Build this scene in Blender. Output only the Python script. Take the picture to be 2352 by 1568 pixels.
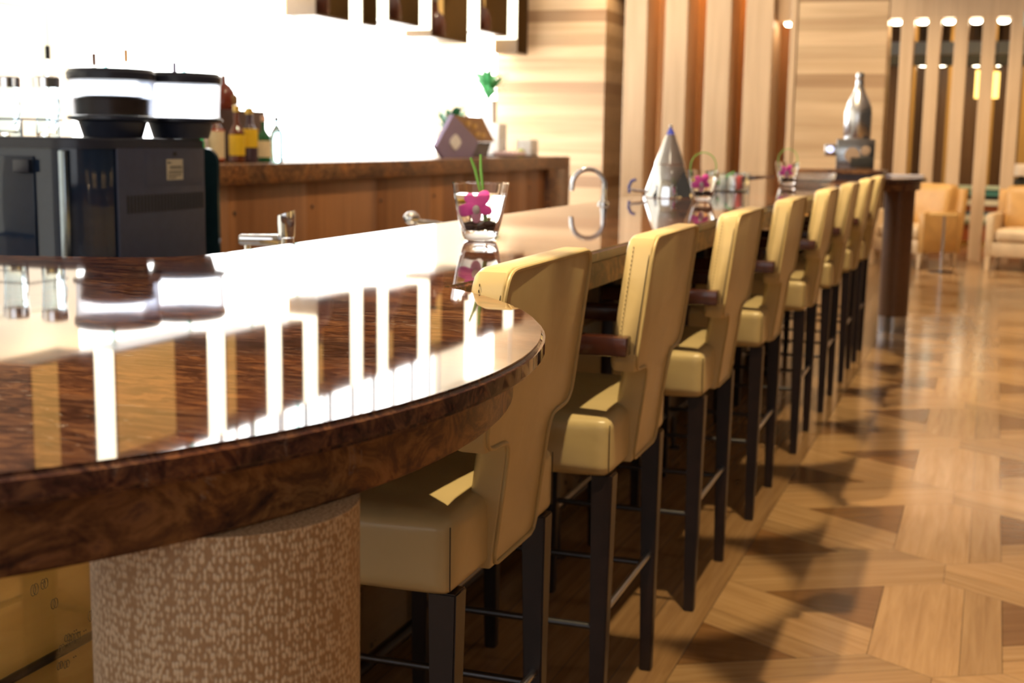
import bpy, bmesh, math, random
from mathutils import Vector, Matrix
random.seed(7)
for o in list(bpy.data.objects): bpy.data.objects.remove(o)
S = bpy.context.scene
COL = S.collection

# ------------------------------------------------------------------ camera
cam_d = bpy.data.cameras.new('camera'); cam = bpy.data.objects.new('camera', cam_d); COL.objects.link(cam)
yaw, pitch, roll = 0.34877, 0.15338, -0.01543
fw = Vector((-math.sin(yaw)*math.cos(pitch), math.cos(yaw)*math.cos(pitch), -math.sin(pitch)))
rt = Vector((math.cos(yaw), math.sin(yaw), 0)); dn = fw.cross(rt)
r2 = rt*math.cos(roll)+dn*math.sin(roll); d2 = -rt*math.sin(roll)+dn*math.cos(roll)
m = Matrix((r2, -d2, -fw)).transposed().to_4x4(); m.translation = (0, 0, 1.30)
cam.matrix_world = m
cam_d.sensor_width = 36; cam_d.lens = 3007*36/2352
cam_d.clip_start = .05; cam_d.clip_end = 200
cam_d.dof.use_dof = True; cam_d.dof.focus_distance = 1.6; cam_d.dof.aperture_fstop = 7.0
S.camera = cam
S.view_settings.view_transform = 'Standard'; S.view_settings.look = 'None'
S.view_settings.gamma = 1; S.view_settings.use_curve_mapping = False
S.view_settings.exposure = 0.35

# ------------------------------------------------------------------ world
W = bpy.data.worlds.new('world'); S.world = W; W.use_nodes = True
W.node_tree.nodes['Background'].inputs[0].default_value = (1.0, .80, .60, 1)
W.node_tree.nodes['Background'].inputs[1].default_value = 0.045

# ------------------------------------------------------------------ lamps of the room and added fill spots
def spot(name, loc, target, power, size=70, blend=.4, rad=.03, col=(1, .74, .42)):
    l = bpy.data.lights.new(name, 'SPOT'); l.energy = power; l.spot_size = math.radians(size); l.spot_blend = blend
    l.shadow_soft_size = rad; l.color = col
    o = bpy.data.objects.new(name, l); COL.objects.link(o); o.location = loc
    d = Vector(target)-Vector(loc); o.rotation_euler = d.to_track_quat('-Z', 'Y').to_euler()
    return o
CEIL = 4.20
KEY_Y = [-1.3, .9, 3.1, 5.3, 7.5]
for y in KEY_Y:      # row above the bar counter
    spot('bar_spot_light', (-1.57, y, CEIL-.04), (-.45, y+1.2, 0), 440, 56, .5, .04)
SEAT_Y = [1.30, 1.65, 2.57, 3.53, 4.6, 5.5, 6.4, 7.15]
for y in SEAT_Y:     # narrow row above the stools
    spot('stool_spot_light', (-.28, y, CEIL-.04), (-.80, y+(.45 if y == 1.30 else .92), .7), 480, 13, .35, .02, (1, .76, .40))
AISLE = [(1.6, .5), (1.6, 4.0), (1.6, 7.5), (1.6, 11.0)]
for x, y in AISLE:
    spot('aisle_light', (x, y, CEIL-.04), (x, y, 0), 48, 90, .8, .12, (1, .68, .40))
for x in (-5.8, -4.2, -3.0, -1.8):
    spot('screen_wall_light', (x, 14.2, CEIL-.04), (x, 15.9, 1.3), 62, 80, .8, .05, (1, .78, .5))
for i in range(4):
    spot('fin_gap_light', (-3.93+.49*i, 16.45, CEIL-.04), (-3.93+.49*i, 16.45, 0), 170, 60, .8, .03, (1, .5, .16))
spot('pier_side_fill', (-4.7, 17.3, CEIL-.04), (-5.1, 18.1, 1.6), 160, 70, .8, .05, (1, .7, .4))  # added fill to lift the dark side of the near pier
spot('added_panel_light', (-.93, 1.28, .965), (-1.38, 1.66, .50), 13, 80, .7, .02, (1, .68, .26))  # spot added under the bar end to brighten the ringed panel
for y in (7.0, 9.5, 12.0):
    spot('back_bar_fill', (-2.9, y, CEIL-.04), (-4.75, y+.6, .6), 170, 70, .8, .06, (1, .74, .46))  # fill spots added to brighten the back counter front
for x in (-1.6, -.2, 1.2):
    spot('far_hall_fill', (x, 21.6, CEIL-.04), (x, 23.8, 1.4), 260, 80, .8, .08, (1, .66, .28))  # added spots that lift the gold columns beyond the slats
for x in (-1.2, 0, 1.2):
    spot('lounge_light', (x, 13.2, CEIL-.04), (x, 15.2, .3), 200, 80, .8, .1, (1, .78, .5))
for x in (-1.5, 0, 1.5):
    spot('lounge_back_light', (x, 17.2, 3.0), (x, 18.5, .3), 90, 90, .8, .1, (1, .6, .28))

# ------------------------------------------------------------------ materials
MATS = {}
def nt(name):
    mt = bpy.data.materials.new(name); mt.use_nodes = True
    t = mt.node_tree; b = t.nodes['Principled BSDF']; MATS[name] = mt
    return mt, t, b
def N(t, k, **kw):
    n = t.nodes.new(k)
    for a, v in kw.items():
        if a in n.inputs: n.inputs[a].default_value = v
        else: setattr(n, a, v)
    return n
def ramp(t, src, stops):
    r = t.nodes.new('ShaderNodeValToRGB'); e = r.color_ramp.elements
    while len(e) < len(stops): e.new(.5)
    for el, (p, c) in zip(e, stops): el.position = p; el.color = (*c, 1)
    t.links.new(src, r.inputs[0]); return r.outputs[0]
def simple(name, col, rough=.5, metal=0, noise=0, scale=30, spec=.5, coat=0):
    mt, t, b = nt(name)
    b.inputs['Base Color'].default_value = (*col, 1); b.inputs['Roughness'].default_value = rough
    b.inputs['Metallic'].default_value = metal; b.inputs['Specular IOR Level'].default_value = spec
    b.inputs['Coat Weight'].default_value = coat
    tc = N(t, 'ShaderNodeTexCoord'); n = N(t, 'ShaderNodeTexNoise', Scale=scale, Detail=3.)
    t.links.new(tc.outputs['Object'], n.inputs['Vector'])
    k = noise or .06
    c = ramp(t, n.outputs[0], [(.3, tuple(x*(1-k) for x in col)), (.7, tuple(min(1, x*(1+k)) for x in col))])
    t.links.new(c, b.inputs['Base Color'])
    return mt
def emis(name, col, s):
    mt, t, b = nt(name)
    b.inputs['Base Color'].default_value = (*col, 1)
    b.inputs['Emission Color'].default_value = (*col, 1); b.inputs['Emission Strength'].default_value = s
    return mt
def glass(name, col=(1, 1, 1), rough=0., ior=1.45):
    mt, t, b = nt(name)
    b.inputs['Base Color'].default_value = (*col, 1); b.inputs['Roughness'].default_value = rough
    b.inputs['Transmission Weight'].default_value = 1; b.inputs['IOR'].default_value = ior
    return mt
def wood(name, c1, c2, axis='Z', scale=1., rough=.35, band=0, coat=0.0, bandaxis='Z', tint=False):
    """grain runs along the given axis; band > 0 adds boards stacked along bandaxis"""
    mt, t, b = nt(name)
    tc = N(t, 'ShaderNodeTexCoord')
    mp = N(t, 'ShaderNodeMapping')
    s = {'X': (.6, 14, 14), 'Y': (14, .6, 14), 'Z': (14, 14, .6)}[axis]
    mp.inputs['Scale'].default_value = tuple(v*scale for v in s)
    t.links.new(tc.outputs['Object'], mp.inputs[0])
    n = N(t, 'ShaderNodeTexNoise', Scale=1.5, Detail=6., Roughness=.6, Distortion=.4)
    t.links.new(mp.outputs[0], n.inputs['Vector'])
    out = ramp(t, n.outputs[0], [(.3, c1), (.72, c2)])
    if band:
        sx = N(t, 'ShaderNodeSeparateXYZ'); t.links.new(tc.outputs['Object'], sx.inputs[0])
        mu = N(t, 'ShaderNodeMath', operation='MULTIPLY'); mu.inputs[1].default_value = band
        t.links.new(sx.outputs[bandaxis], mu.inputs[0])
        fl = N(t, 'ShaderNodeMath', operation='FLOOR'); t.links.new(mu.outputs[0], fl.inputs[0])
        wn = N(t, 'ShaderNodeTexWhiteNoise', noise_dimensions='1D'); t.links.new(fl.outputs[0], wn.inputs['W'])
        k = ramp(t, wn.outputs['Value'], [(0, (.62, .52, .44)), (.5, (.95, .92, .88)), (1, (1.2, 1.2, 1.2))])
        mx = N(t, 'ShaderNodeMix', data_type='RGBA', blend_type='MULTIPLY'); mx.inputs[0].default_value = 1
        t.links.new(out, mx.inputs[6]); t.links.new(k, mx.inputs[7]); out = mx.outputs[2]
    t.links.new(out, b.inputs['Base Color'])
    b.inputs['Roughness'].default_value = rough; b.inputs['Coat Weight'].default_value = coat
    return mt
def marble(name, sc=1., rough=.06, mapsc=(15, 40, 30), cols=((.018, .007, .008), (.050, .020, .018), (.095, .042, .028), (.16, .075, .040), (.07, .028, .022))):
    mt, t, b = nt(name)
    tc = N(t, 'ShaderNodeTexCoord')
    mp = N(t, 'ShaderNodeMapping'); mp.inputs['Scale'].default_value = tuple(v*sc for v in mapsc); mp.inputs['Rotation'].default_value = (0, 0, .12)
    t.links.new(tc.outputs['Object'], mp.inputs[0])
    n1 = N(t, 'ShaderNodeTexNoise', Scale=1.0, Detail=10., Roughness=.68, Distortion=2.2)
    t.links.new(mp.outputs[0], n1.inputs['Vector'])
    c1 = ramp(t, n1.outputs[0], list(zip((.34, .46, .53, .60, .70), cols)))
    nb = N(t, 'ShaderNodeTexNoise', Scale=.16, Detail=3., Distortion=1.0); t.links.new(mp.outputs[0], nb.inputs['Vector'])
    big = ramp(t, nb.outputs[0], [(.35, (.50, .42, .50)), (.5, (1, 1, 1)), (.65, (1.35, 1.12, .85))])
    m0 = N(t, 'ShaderNodeMix', data_type='RGBA', blend_type='MULTIPLY'); m0.inputs[0].default_value = 1
    t.links.new(c1, m0.inputs[6]); t.links.new(big, m0.inputs[7])
    n2 = N(t, 'ShaderNodeTexNoise', Scale=.8, Detail=8., Roughness=.7, Distortion=3.5)
    t.links.new(mp.outputs[0], n2.inputs['Vector'])
    v = ramp(t, n2.outputs[0], [(.0, (0, 0, 0)), (.61, (0, 0, 0)), (.65, (1, 1, 1)), (.68, (0, 0, 0))])
    n3 = N(t, 'ShaderNodeTexNoise', Scale=.3, Detail=2.); t.links.new(mp.outputs[0], n3.inputs['Vector'])
    k = ramp(t, n3.outputs[0], [(.42, (0, 0, 0)), (.62, (.8, .8, .8))])
    mk = N(t, 'ShaderNodeMix', data_type='RGBA', blend_type='MULTIPLY'); mk.inputs[0].default_value = 1
    t.links.new(v, mk.inputs[6]); t.links.new(k, mk.inputs[7])
    mx = N(t, 'ShaderNodeMix', data_type='RGBA'); t.links.new(mk.outputs[2], mx.inputs[0])
    t.links.new(m0.outputs[2], mx.inputs[6]); mx.inputs[7].default_value = (.42, .34, .30, 1)
    t.links.new(mx.outputs[2], b.inputs['Base Color'])
    b.inputs['Roughness'].default_value = rough; b.inputs['Specular IOR Level'].default_value = .7 if rough < .1 else .3
    return mt
def leather(name, col):
    mt, t, b = nt(name)
    tc = N(t, 'ShaderNodeTexCoord')
    n = N(t, 'ShaderNodeTexNoise', Scale=9., Detail=4.); t.links.new(tc.outputs['Object'], n.inputs['Vector'])
    t.links.new(ramp(t, n.outputs[0], [(.3, tuple(c*.93 for c in col)), (.7, tuple(min(1, c*1.04) for c in col))]), b.inputs['Base Color'])
    n2 = N(t, 'ShaderNodeTexNoise', Scale=420., Detail=3.); t.links.new(tc.outputs['Object'], n2.inputs['Vector'])
    n3 = N(t, 'ShaderNodeTexNoise', Scale=14., Detail=2., Distortion=.8); t.links.new(tc.outputs['Object'], n3.inputs['Vector'])
    bp = N(t, 'ShaderNodeBump', Strength=.10, Distance=.001); t.links.new(n2.outputs[0], bp.inputs['Height'])
    bp2 = N(t, 'ShaderNodeBump', Strength=.25, Distance=.006); t.links.new(n3.outputs[0], bp2.inputs['Height'])
    t.links.new(bp.outputs[0], bp2.inputs['Normal']); t.links.new(bp2.outputs[0], b.inputs['Normal'])
    b.inputs['Roughness'].default_value = .29; b.inputs['Specular IOR Level'].default_value = .5
    return mt
def shagreen(name):
    mt, t, b = nt(name)
    tc = N(t, 'ShaderNodeTexCoord'); mp = N(t, 'ShaderNodeMapping'); mp.inputs['Scale'].default_value = (1, 1, .48)
    t.links.new(tc.outputs['Object'], mp.inputs[0])
    v = N(t, 'ShaderNodeTexVoronoi', feature='F1', Scale=330., Randomness=.62); t.links.new(mp.outputs[0], v.inputs['Vector'])
    c = ramp(t, v.outputs['Distance'], [(.34, (.66, .50, .33)), (.56, (.34, .20, .10))])
    t.links.new(c, b.inputs['Base Color'])
    h = ramp(t, v.outputs['Distance'], [(.2, (1, 1, 1)), (.6, (0, 0, 0))])
    bp = N(t, 'ShaderNodeBump', Strength=.6, Distance=.0015); t.links.new(h, bp.inputs['Height'])
    t.links.new(bp.outputs[0], b.inputs['Normal']); b.inputs['Roughness'].default_value = .42
    return mt
def parquet(name):
    mt, t, b = nt(name)
    uv = N(t, 'ShaderNodeUVMap'); uv.uv_map = 'UVMap'
    mp = N(t, 'ShaderNodeMapping'); mp.inputs['Scale'].default_value = (1.4, 26, 1); t.links.new(uv.outputs[0], mp.inputs[0])
    n = N(t, 'ShaderNodeTexNoise', Scale=1.6, Detail=7., Roughness=.62, Distortion=.5); t.links.new(mp.outputs[0], n.inputs['Vector'])
    c = ramp(t, n.outputs[0], [(.25, (.32, .185, .085)), (.5, (.43, .265, .130)), (.75, (.53, .345, .18))])
    at = N(t, 'ShaderNodeAttribute'); at.attribute_name = 'tint'
    mx = N(t, 'ShaderNodeMix', data_type='RGBA', blend_type='MULTIPLY'); mx.inputs[0].default_value = 1
    t.links.new(c, mx.inputs[6]); t.links.new(at.outputs['Color'], mx.inputs[7])
    t.links.new(mx.outputs[2], b.inputs['Base Color'])
    b.inputs['Roughness'].default_value = .17
    b.inputs['Specular IOR Level'].default_value = .5
    return mt

LEATHER = leather('cream_leather', (.565, .44, .225))
PIPE = simple('cream_piping', (.50, .38, .18), .4)
STITCH = simple('dark_stitch', (.07, .05, .03), .7)
ESP = simple('espresso_wood', (.015, .007, .006), .36, 0, .3, 20)
ARMW = simple('red_brown_wood', (.050, .014, .009), .22, 0, .3, 20, .5, .3)
STEEL = simple('brushed_steel', (.62, .62, .64), .28, 1)
CHROME = simple('chrome', (.88, .89, .92), .06, 1)
DKSTEEL = simple('dark_steel', (.10, .10, .11), .35, 1)
MARB = marble('brown_marble', 1.0, .03)
MARB2 = marble('brown_marble_edge', .5, .30, (22, 22, 34), ((.036, .018, .017), (.12, .052, .026), (.21, .10, .038), (.32, .16, .065), (.10, .048, .042)))
SHAG = shagreen('beige_studded_leather')
PARQ = parquet('parquet_oak')
GAP = simple('floor_gap', (.02, .01, .006), .8)
BLACKP = simple('black_plastic', (.026, .032, .058), .30)
GLOSSB = simple('gloss_navy', (.018, .036, .080), .05, 0, .06, 30, .6)
MATTEG = simple('matte_charcoal', (.075, .088, .155), .5)
PAPER = simple('label_paper', (.72, .66, .52), .6)
INK = simple('ink', (.03, .03, .03), .6)
WHITEC = simple('white_ceramic', (.85, .85, .83), .2)
GLASS = glass('clear_glass')
GLASSB = glass('faint_blue_glass', (.86, .95, 1.0))
GREENG = glass('green_glass', (.03, .45, .12)); AMBG = glass('amber_glass', (.85, .32, .03)); CLRB = glass('clear_bottle', (.93, .97, 1))
COGN = glass('cognac', (.42, .08, .02)); WATER = glass('water', (.95, .98, 1), 0, 1.33)
WALW = wood('pale_wall_wood', (.48, .32, .175), (.65, .475, .29), 'X', .55, .4, 6.2)
FINW = wood('fin_wood', (.54, .37, .22), (.69, .495, .31), 'Z', .8, .42)
CABW = wood('back_counter_wood', (.27, .115, .040), (.43, .20, .080), 'Z', .7, .4, 3.4, 0, 'Y')
DIEW = wood('bar_die_wood', (.46, .30, .11), (.60, .42, .18), 'Y', .5, .5)
CEILM = simple('ceiling_paint', (.78, .74, .68), .8)
CREAM = simple('cream_paint', (.85, .80, .68), .6)
PINK = simple('pink_petal', (.85, .07, .55), .5); PINK2 = simple('pale_petal', (.95, .45, .75), .5)
LEAFM = simple('leaf_green', (.09, .30, .07), .5, 0, .3); STONEB = simple('black_pebble', (.015, .015, .02), .2)
YEL = simple('yellow_petal', (.9, .68, .05), .5)
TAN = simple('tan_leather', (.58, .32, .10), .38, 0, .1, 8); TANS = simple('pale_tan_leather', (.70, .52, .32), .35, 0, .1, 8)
DARKBOX = simple('dark_box_wood', (.055, .030, .032), .35, 0, .2, 20)
AMBER = emis('amber_glow_backing', (.40, .22, .06), 1.5)  # back boards glow in place of light inside the boxes
TEAL = simple('teal_cloth', (.10, .36, .34), .7); PALET = simple('pale_cloth', (.75, .78, .66), .7); RUST = simple('rust_wood', (.35, .10, .03), .5)
BEANS = simple('coffee_beans', (.035, .018, .012), .45, 0, .6, 90)
FROST = glass('smoked_hopper', (.90, .93, 1.0), .30, 1.15)

# ------------------------------------------------------------------ mesh helpers
def obj(name, bm, mat, parent=None, smooth=True, mats=None):
    me = bpy.data.meshes.new(name); 
    bmesh.ops.recalc_face_normals(bm, faces=bm.faces) if not getattr(bm, 'keepn', False) else None
    bm.to_mesh(me); bm.free()
    for mm in (mats or [mat]): me.materials.append(mm)
    if smooth:
        for p in me.polygons: p.use_smooth = True
        try: me.set_sharp_from_angle(angle=math.radians(38))
        except Exception: pass
    o = bpy.data.objects.new(name, me); COL.objects.link(o)
    if parent: o.parent = parent
    return o
def BM(): return bmesh.new()
def box(bm, x0, x1, y0, y1, z0, z1, bev=0, seg=2):
    r = bmesh.ops.create_cube(bm, size=1); vs = r['verts']
    for v in vs: v.co = Vector(((x0+x1)/2+v.co.x*(x1-x0), (y0+y1)/2+v.co.y*(y1-y0), (z0+z1)/2+v.co.z*(z1-z0)))
    if bev:
        es = list({e for v in vs for e in v.link_edges})
        r = bmesh.ops.bevel(bm, geom=es, offset=bev, segments=seg, profile=.5, affect='EDGES')
        vs = [v for v in r['verts']]
    return vs
def cushion(bm, x0, x1, y0, y1, z0, z1, r=.03, puff=(.0, .0, .0), n=14):
    """rounded box with puffed faces"""
    t = bmesh.new(); bmesh.ops.create_cube(t, size=2)
    bmesh.ops.subdivide_edges(t, edges=t.edges[:], cuts=n, use_grid_fill=True)
    c = Vector(((x0+x1)/2, (y0+y1)/2, (z0+z1)/2)); h = Vector(((x1-x0)/2, (y1-y0)/2, (z1-z0)/2))
    vm = {}
    for v in t.verts:
        u = v.co.copy()
        u = Vector([math.copysign(1-(1-abs(a))**1.25, a) if abs(a) < 1 else a for a in u])
        q = Vector((u.x*h.x, u.y*h.y, u.z*h.z))
        inn = Vector([max(-h[i]+r, min(h[i]-r, q[i])) for i in range(3)])
        d = q-inn
        if d.length > 1e-9: q = inn+d.normalized()*r
        for i in range(3):
            a, b_ = (i+1) % 3, (i+2) % 3
            q[i] += puff[i]*math.copysign(1, u[i])*(abs(u[i])**4)*(1-u[a]**2)*(1-u[b_]**2)
        vm[v] = bm.verts.new(c+q)
    for f in t.faces: bm.faces.new([vm[v] for v in f.verts])
    t.free(); return list(vm.values())
def prism(bm, pts, z0, z1):
    a = [bm.verts.new((x, y, z0)) for x, y in pts]; b = [bm.verts.new((x, y, z1)) for x, y in pts]
    bm.faces.new(a); bm.faces.new(b); n = len(pts)
    for i in range(n): bm.faces.new((a[i], a[(i+1) % n], b[(i+1) % n], b[i]))
    return a, b
def lathe(bm, prof, c=(0, 0, 0), n=32, cap=True, sq=1, rot=0):
    rings = []
    for r, z in prof:
        ring = []
        for i in range(n):
            a = 2*math.pi*i/n+rot; ca, sa = math.cos(a), math.sin(a)
            k = 1 if sq == 1 else (abs(ca)**sq+abs(sa)**sq)**(-1/sq)
            ring.append(bm.verts.new((c[0]+r*k*ca, c[1]+r*k*sa, c[2]+z)))
        rings.append(ring)
    for a, b in zip(rings, rings[1:]):
        for i in range(n): bm.faces.new((a[i], a[(i+1) % n], b[(i+1) % n], b[i]))
    if cap: bm.faces.new(rings[0]); bm.faces.new(rings[-1])
def tube(bm, pts, r, n=10, closed=False):
    pts = [Vector(p) for p in pts]; m_ = len(pts); rings = []
    up = None
    for i, p in enumerate(pts):
        a = pts[(i-1) % m_] if (i or closed) else p; b = pts[(i+1) % m_] if (i < m_-1 or closed) else p
        t = (b-a).normalized()
        if up is None: up = t.orthogonal().normalized()
        up = (up-t*up.dot(t)).normalized(); w = t.cross(up)
        rr = r[i] if isinstance(r, (list, tuple)) else r
        rings.append([bm.verts.new(p+up*math.cos(2*math.pi*k/n)*rr+w*math.sin(2*math.pi*k/n)*rr) for k in range(n)])
    for i in range(m_ if closed else m_-1):
        a, b = rings[i], rings[(i+1) % m_]
        for k in range(n): bm.faces.new((a[k], a[(k+1) % n], b[(k+1) % n], b[k]))
    if not closed: bm.faces.new(rings[0]); bm.faces.new(rings[-1])
def sphere(bm, c, r, sc=(1, 1, 1), u=20, v=12):
    q = bmesh.ops.create_uvsphere(bm, u_segments=u, v_segments=v, radius=r)
    for w in q['verts']: w.co = Vector((c[0]+w.co.x*sc[0], c[1]+w.co.y*sc[1], c[2]+w.co.z*sc[2]))
def taper(bm, x, y, z0, z1, w0, w1, dx=0, dy=0):
    """square leg: w0 at the foot (z0), w1 at the top; foot displaced by dx, dy"""
    vs = []
    for z, w, ox, oy in ((z0, w0, dx, dy), (z1, w1, 0, 0)):
        vs.append([bm.verts.new((x+ox+sx*w/2, y+oy+sy*w/2, z)) for sx, sy in ((-1, -1), (1, -1), (1, 1), (-1, 1))])
    bm.faces.new(vs[0]); bm.faces.new(vs[1])
    for i in range(4): bm.faces.new((vs[0][i], vs[0][(i+1) % 4], vs[1][(i+1) % 4], vs[1][i]))
    bmesh.ops.bevel(bm, geom=bm.edges[:], offset=.0025, segments=2, affect='EDGES')
def tag(o, label, cat, group=None):
    o['label'] = label; o['category'] = cat
    if group: o['group'] = group
    return o
def thing(name, label, cat, loc=(0, 0, 0), rz=0, group=None):
    o = bpy.data.objects.new(name, None); COL.objects.link(o); o.location = loc; o.rotation_euler = (0, 0, rz)
    o.empty_display_size = .1
    return tag(o, label, cat, group)
def struct(name, bm, mat, smooth=False, mats=None, parent=None):
    o = obj(name, bm, mat, parent, smooth, mats)
    o['kind'] = 'structure'; return o
def dup(root, loc=None, rz=None, label=None):
    r = root.copy(); COL.objects.link(r)
    if loc is not None: r.location = loc
    if rz is not None: r.rotation_euler = (0, 0, rz)
    if label: r['label'] = label
    for ch in list(root.children):
        c = ch.copy(); COL.objects.link(c); c.parent = r
        for g in list(ch.children):
            d = g.copy(); COL.objects.link(d); d.parent = c
    return r

# ------------------------------------------------------------------ floor: three-way hexagon parquet
def clip(poly, f):
    out = []
    for i in range(len(poly)):
        a, b = poly[i], poly[(i+1) % len(poly)]; fa, fb = f(a), f(b)
        if fa >= 0: out.append(a)
        if fa*fb < 0:
            k = fa/(fa-fb); out.append((a[0]+(b[0]-a[0])*k, a[1]+(b[1]-a[1])*k))
    return out
def build_floor():
    bm = BM(); uvl = bm.loops.layers.uv.new('UVMap'); cl = bm.loops.layers.float_color.new('tint')
    t = .19; h = .566; w = t*math.sqrt(3); a = h+2*t
    P0 = (-.0635, 4.194); XE = -.67
    def emit(poly, ax, tint, gi=0.0016, z=0.0):
        cxp = sum(p[0] for p in poly)/len(poly); cyp = sum(p[1] for p in poly)/len(poly)
        n = len(poly); area = sum(poly[i][0]*poly[(i+1) % n][1]-poly[(i+1) % n][0]*poly[i][1] for i in range(n))
        if abs(area) < 1e-5: return
        if area < 0: poly = poly[::-1]
        sh = []
        for i in range(n):   # inset by half a joint
            p0, p1, p2 = [Vector((*poly[(i+k) % n], 0)) for k in (-1, 0, 1)]
            e1 = (p1-p0).normalized(); e2 = (p2-p1).normalized(); n1 = Vector((-e1.y, e1.x, 0)); n2 = Vector((-e2.y, e2.x, 0))
            bis = n1+n2
            if bis.length < 1e-6: sh.append(p1); continue
            bis.normalize(); sh.append(p1+bis*gi/max(.4, bis.dot(n1)))
        vs = [bm.verts.new((p.x, p.y, z)) for p in sh]
        try: f = bm.faces.new(vs)
        except Exception: return
        off = random.random()*37; ca, sa = math.cos(ax), math.sin(ax)
        for l in f.loops:
            x, y = l.vert.co.x-cxp, l.vert.co.y-cyp
            l[uvl].uv = (x*ca+y*sa+off, -x*sa+y*ca+off*.37); l[cl] = (*tint, 1)
    for i in range(-6, 12):
        for j in range(-14, 28):
            px = P0[0]+i*a*math.cos(math.pi/6); py = P0[1]+j*a+i*a/2
            if not (-2 < px < 7.5 and -2.5 < py < 23): continue
            for k in range(3):
                th = math.pi/2+k*2*math.pi/3
                hexp = [(0, 0), (-w/2, t/2), (-w/2, h+t/2), (0, h+t), (w/2, h+t/2), (w/2, t/2)]
                cut = .06+random.uniform(-.01, .01); base = random.uniform(.88, 1.12)
                for side in (0, 1):
                    loc = clip(hexp, (lambda p: p[0]-cut) if side else (lambda p: cut-p[0]))
                    ang = th-math.pi/2
                    wp = [(px+x*math.cos(ang)-y*math.sin(ang), py+x*math.sin(ang)+y*math.cos(ang)) for x, y in loc]
                    wp = clip(wp, lambda p: p[0]-XE)
                    if len(wp) > 2:
                        v = base*(.86 if side else 1.0)*random.uniform(.95, 1.05)
                        emit(wp, th, (v, v*.97, v*.92), .0007)
            for s in (-1, 1):
                tri = [(s*w/2, 1.5*t), (s*w/2, h+t/2), (s*(w/2+.866*(h-t)), t+h/2 + 0)]
                tri[2] = (s*(w/2+.866*(h-t)), (1.5*t+h+t/2)/2)
                wp = clip([(px+x, py+y) for x, y in tri], lambda p: p[0]-XE)
                v = random.uniform(.42, .56)
                if len(wp) > 2: emit(wp, random.choice([0, .5, 2.6]), (v, v*.8, v*.62), .0012)
    for sx in range(0, 50):    # long boards under and behind the bar, tint darkened for the shade there
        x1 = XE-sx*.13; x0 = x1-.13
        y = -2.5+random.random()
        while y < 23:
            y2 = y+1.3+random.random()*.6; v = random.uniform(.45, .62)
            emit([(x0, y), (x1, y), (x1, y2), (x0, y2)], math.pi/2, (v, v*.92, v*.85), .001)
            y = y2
    # dark joint bed below
    vs = [bm.verts.new(p) for p in ((-7.2, -3, -.004), (8, -3, -.004), (8, 27, -.004), (-7.2, 27, -.004))]
    f = bm.faces.new(vs); f.material_index = 1
    o = struct('floor', bm, None, False, [PARQ, GAP]); return o
build_floor()

# ------------------------------------------------------------------ room shell
b = BM(); box(b, -7.2, 7.5, -3, 27, CEIL, CEIL+.1); struct('ceiling', b, CEILM)
# frosted, daylit glass behind the bar
WIN = emis('daylit_frosted_glass', (.95, .985, 1.0), 5.2)
WALLGLOW = emis('cream_wall_glow', (1.0, .95, .80), .9)  # cream wall; its brightness is put in as a glow
MUL = simple('pale_cyan_mullion', (.45, .85, .88), .3)
def window(name, y0, y1, z0, z1, mat, mull=(), x=-6.8):
    bm = BM(); box(bm, x-.03, x, y0, y1, z0, z1); o = struct(name, bm, mat)
    if mull:
        q = BM()
        for yy in mull: box(q, x, x+.03, yy-.012, yy+.012, z0, z1)
        obj('mullion', q, MUL, o, False)
    return o
window('window_1', 8.572, 15.68, .0, CEIL, WIN, (8.976, 10.075, 11.144, 12.045))  # glass wall and mullion positions scaled outward about the camera
uw = BM()
for k in range(13): box(uw, -6.8, -6.76, 8.9+.55*k-.018, 8.9+.55*k+.018, 3.5, CEIL)
obj('upper_mullion', uw, simple('grey_mullion', (.25, .27, .30), .5), bpy.data.objects['window_1'], False)
window('wall_glow_left', -3.0, 8.562, .0, CEIL, WALLGLOW)  # glowing cream wall, run on behind the camera for machine reflections
b = BM(); box(b, -6.8, 4.2, -3.10, -3.03, 0, .9); box(b, -6.8, 4.2, -3.10, -3.03, 3.1, CEIL); box(b, 1.2, 4.2, -3.10, -3.03, .9, 3.1); box(b, -6.8, -4.2, -3.10, -3.03, .9, 3.1); struct('wall_front', b, CREAM)
b = BM(); box(b, -4.2, 1.2, -3.08, -3.05, .9, 3.1); struct('fill_panel_front', b, emis('front_fill_glow', (.90, .95, 1.0), .95))  # unseen glowing panel added to light near faces and feed reflections
window('wall_glow_strip', 15.69, 16.79, .0, CEIL, WALLGLOW)  # strip of cream wall with the same put-in glow
window('window_4', 16.80, 19.0, .0, CEIL, WIN)
b = BM(); box(b, -6.799, -6.76, 8.24, 8.28, 0, 2.19); box(b, -6.799, -6.76, 4.0, 8.28, 2.19, 2.22); struct('trim_1', b, emis('glowing_door_frame', (.85, .88, .74), .72))  # door frame lines, made to glow so they stay pale
# pier beside the back counter
b = BM(); box(b, -6.694, -5.11, 17.6, 18.78, 0, CEIL); struct('wall_pier_near', b, WALW)  # near pier pushed out along the line of sight, enlarged about the camera
b = BM(); box(b, -2.248, -1.242, 15.7, 16.25, 0, CEIL); struct('wall_pier_far', b, WALW)  # far pier and following fins moved deeper by scaling about the camera
b = BM(); box(b, -4.50, -2.40, 16.55, 16.65, 0, CEIL); struct('wall_back', b, wood('backing_wood', (.42, .22, .09), (.55, .32, .14), 'Z', .8, .45))
for i, (a0, a1) in enumerate([(-4.321, -4.042), (-3.822, -3.548), (-3.326, -3.029), (-2.858, -2.535), (-2.335, -2.262)]):
    b = BM(); box(b, a0, a1, 15.7, 16.35, 0, CEIL, .008); struct('trim_%d' % (i+2), b, FINW)
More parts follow.
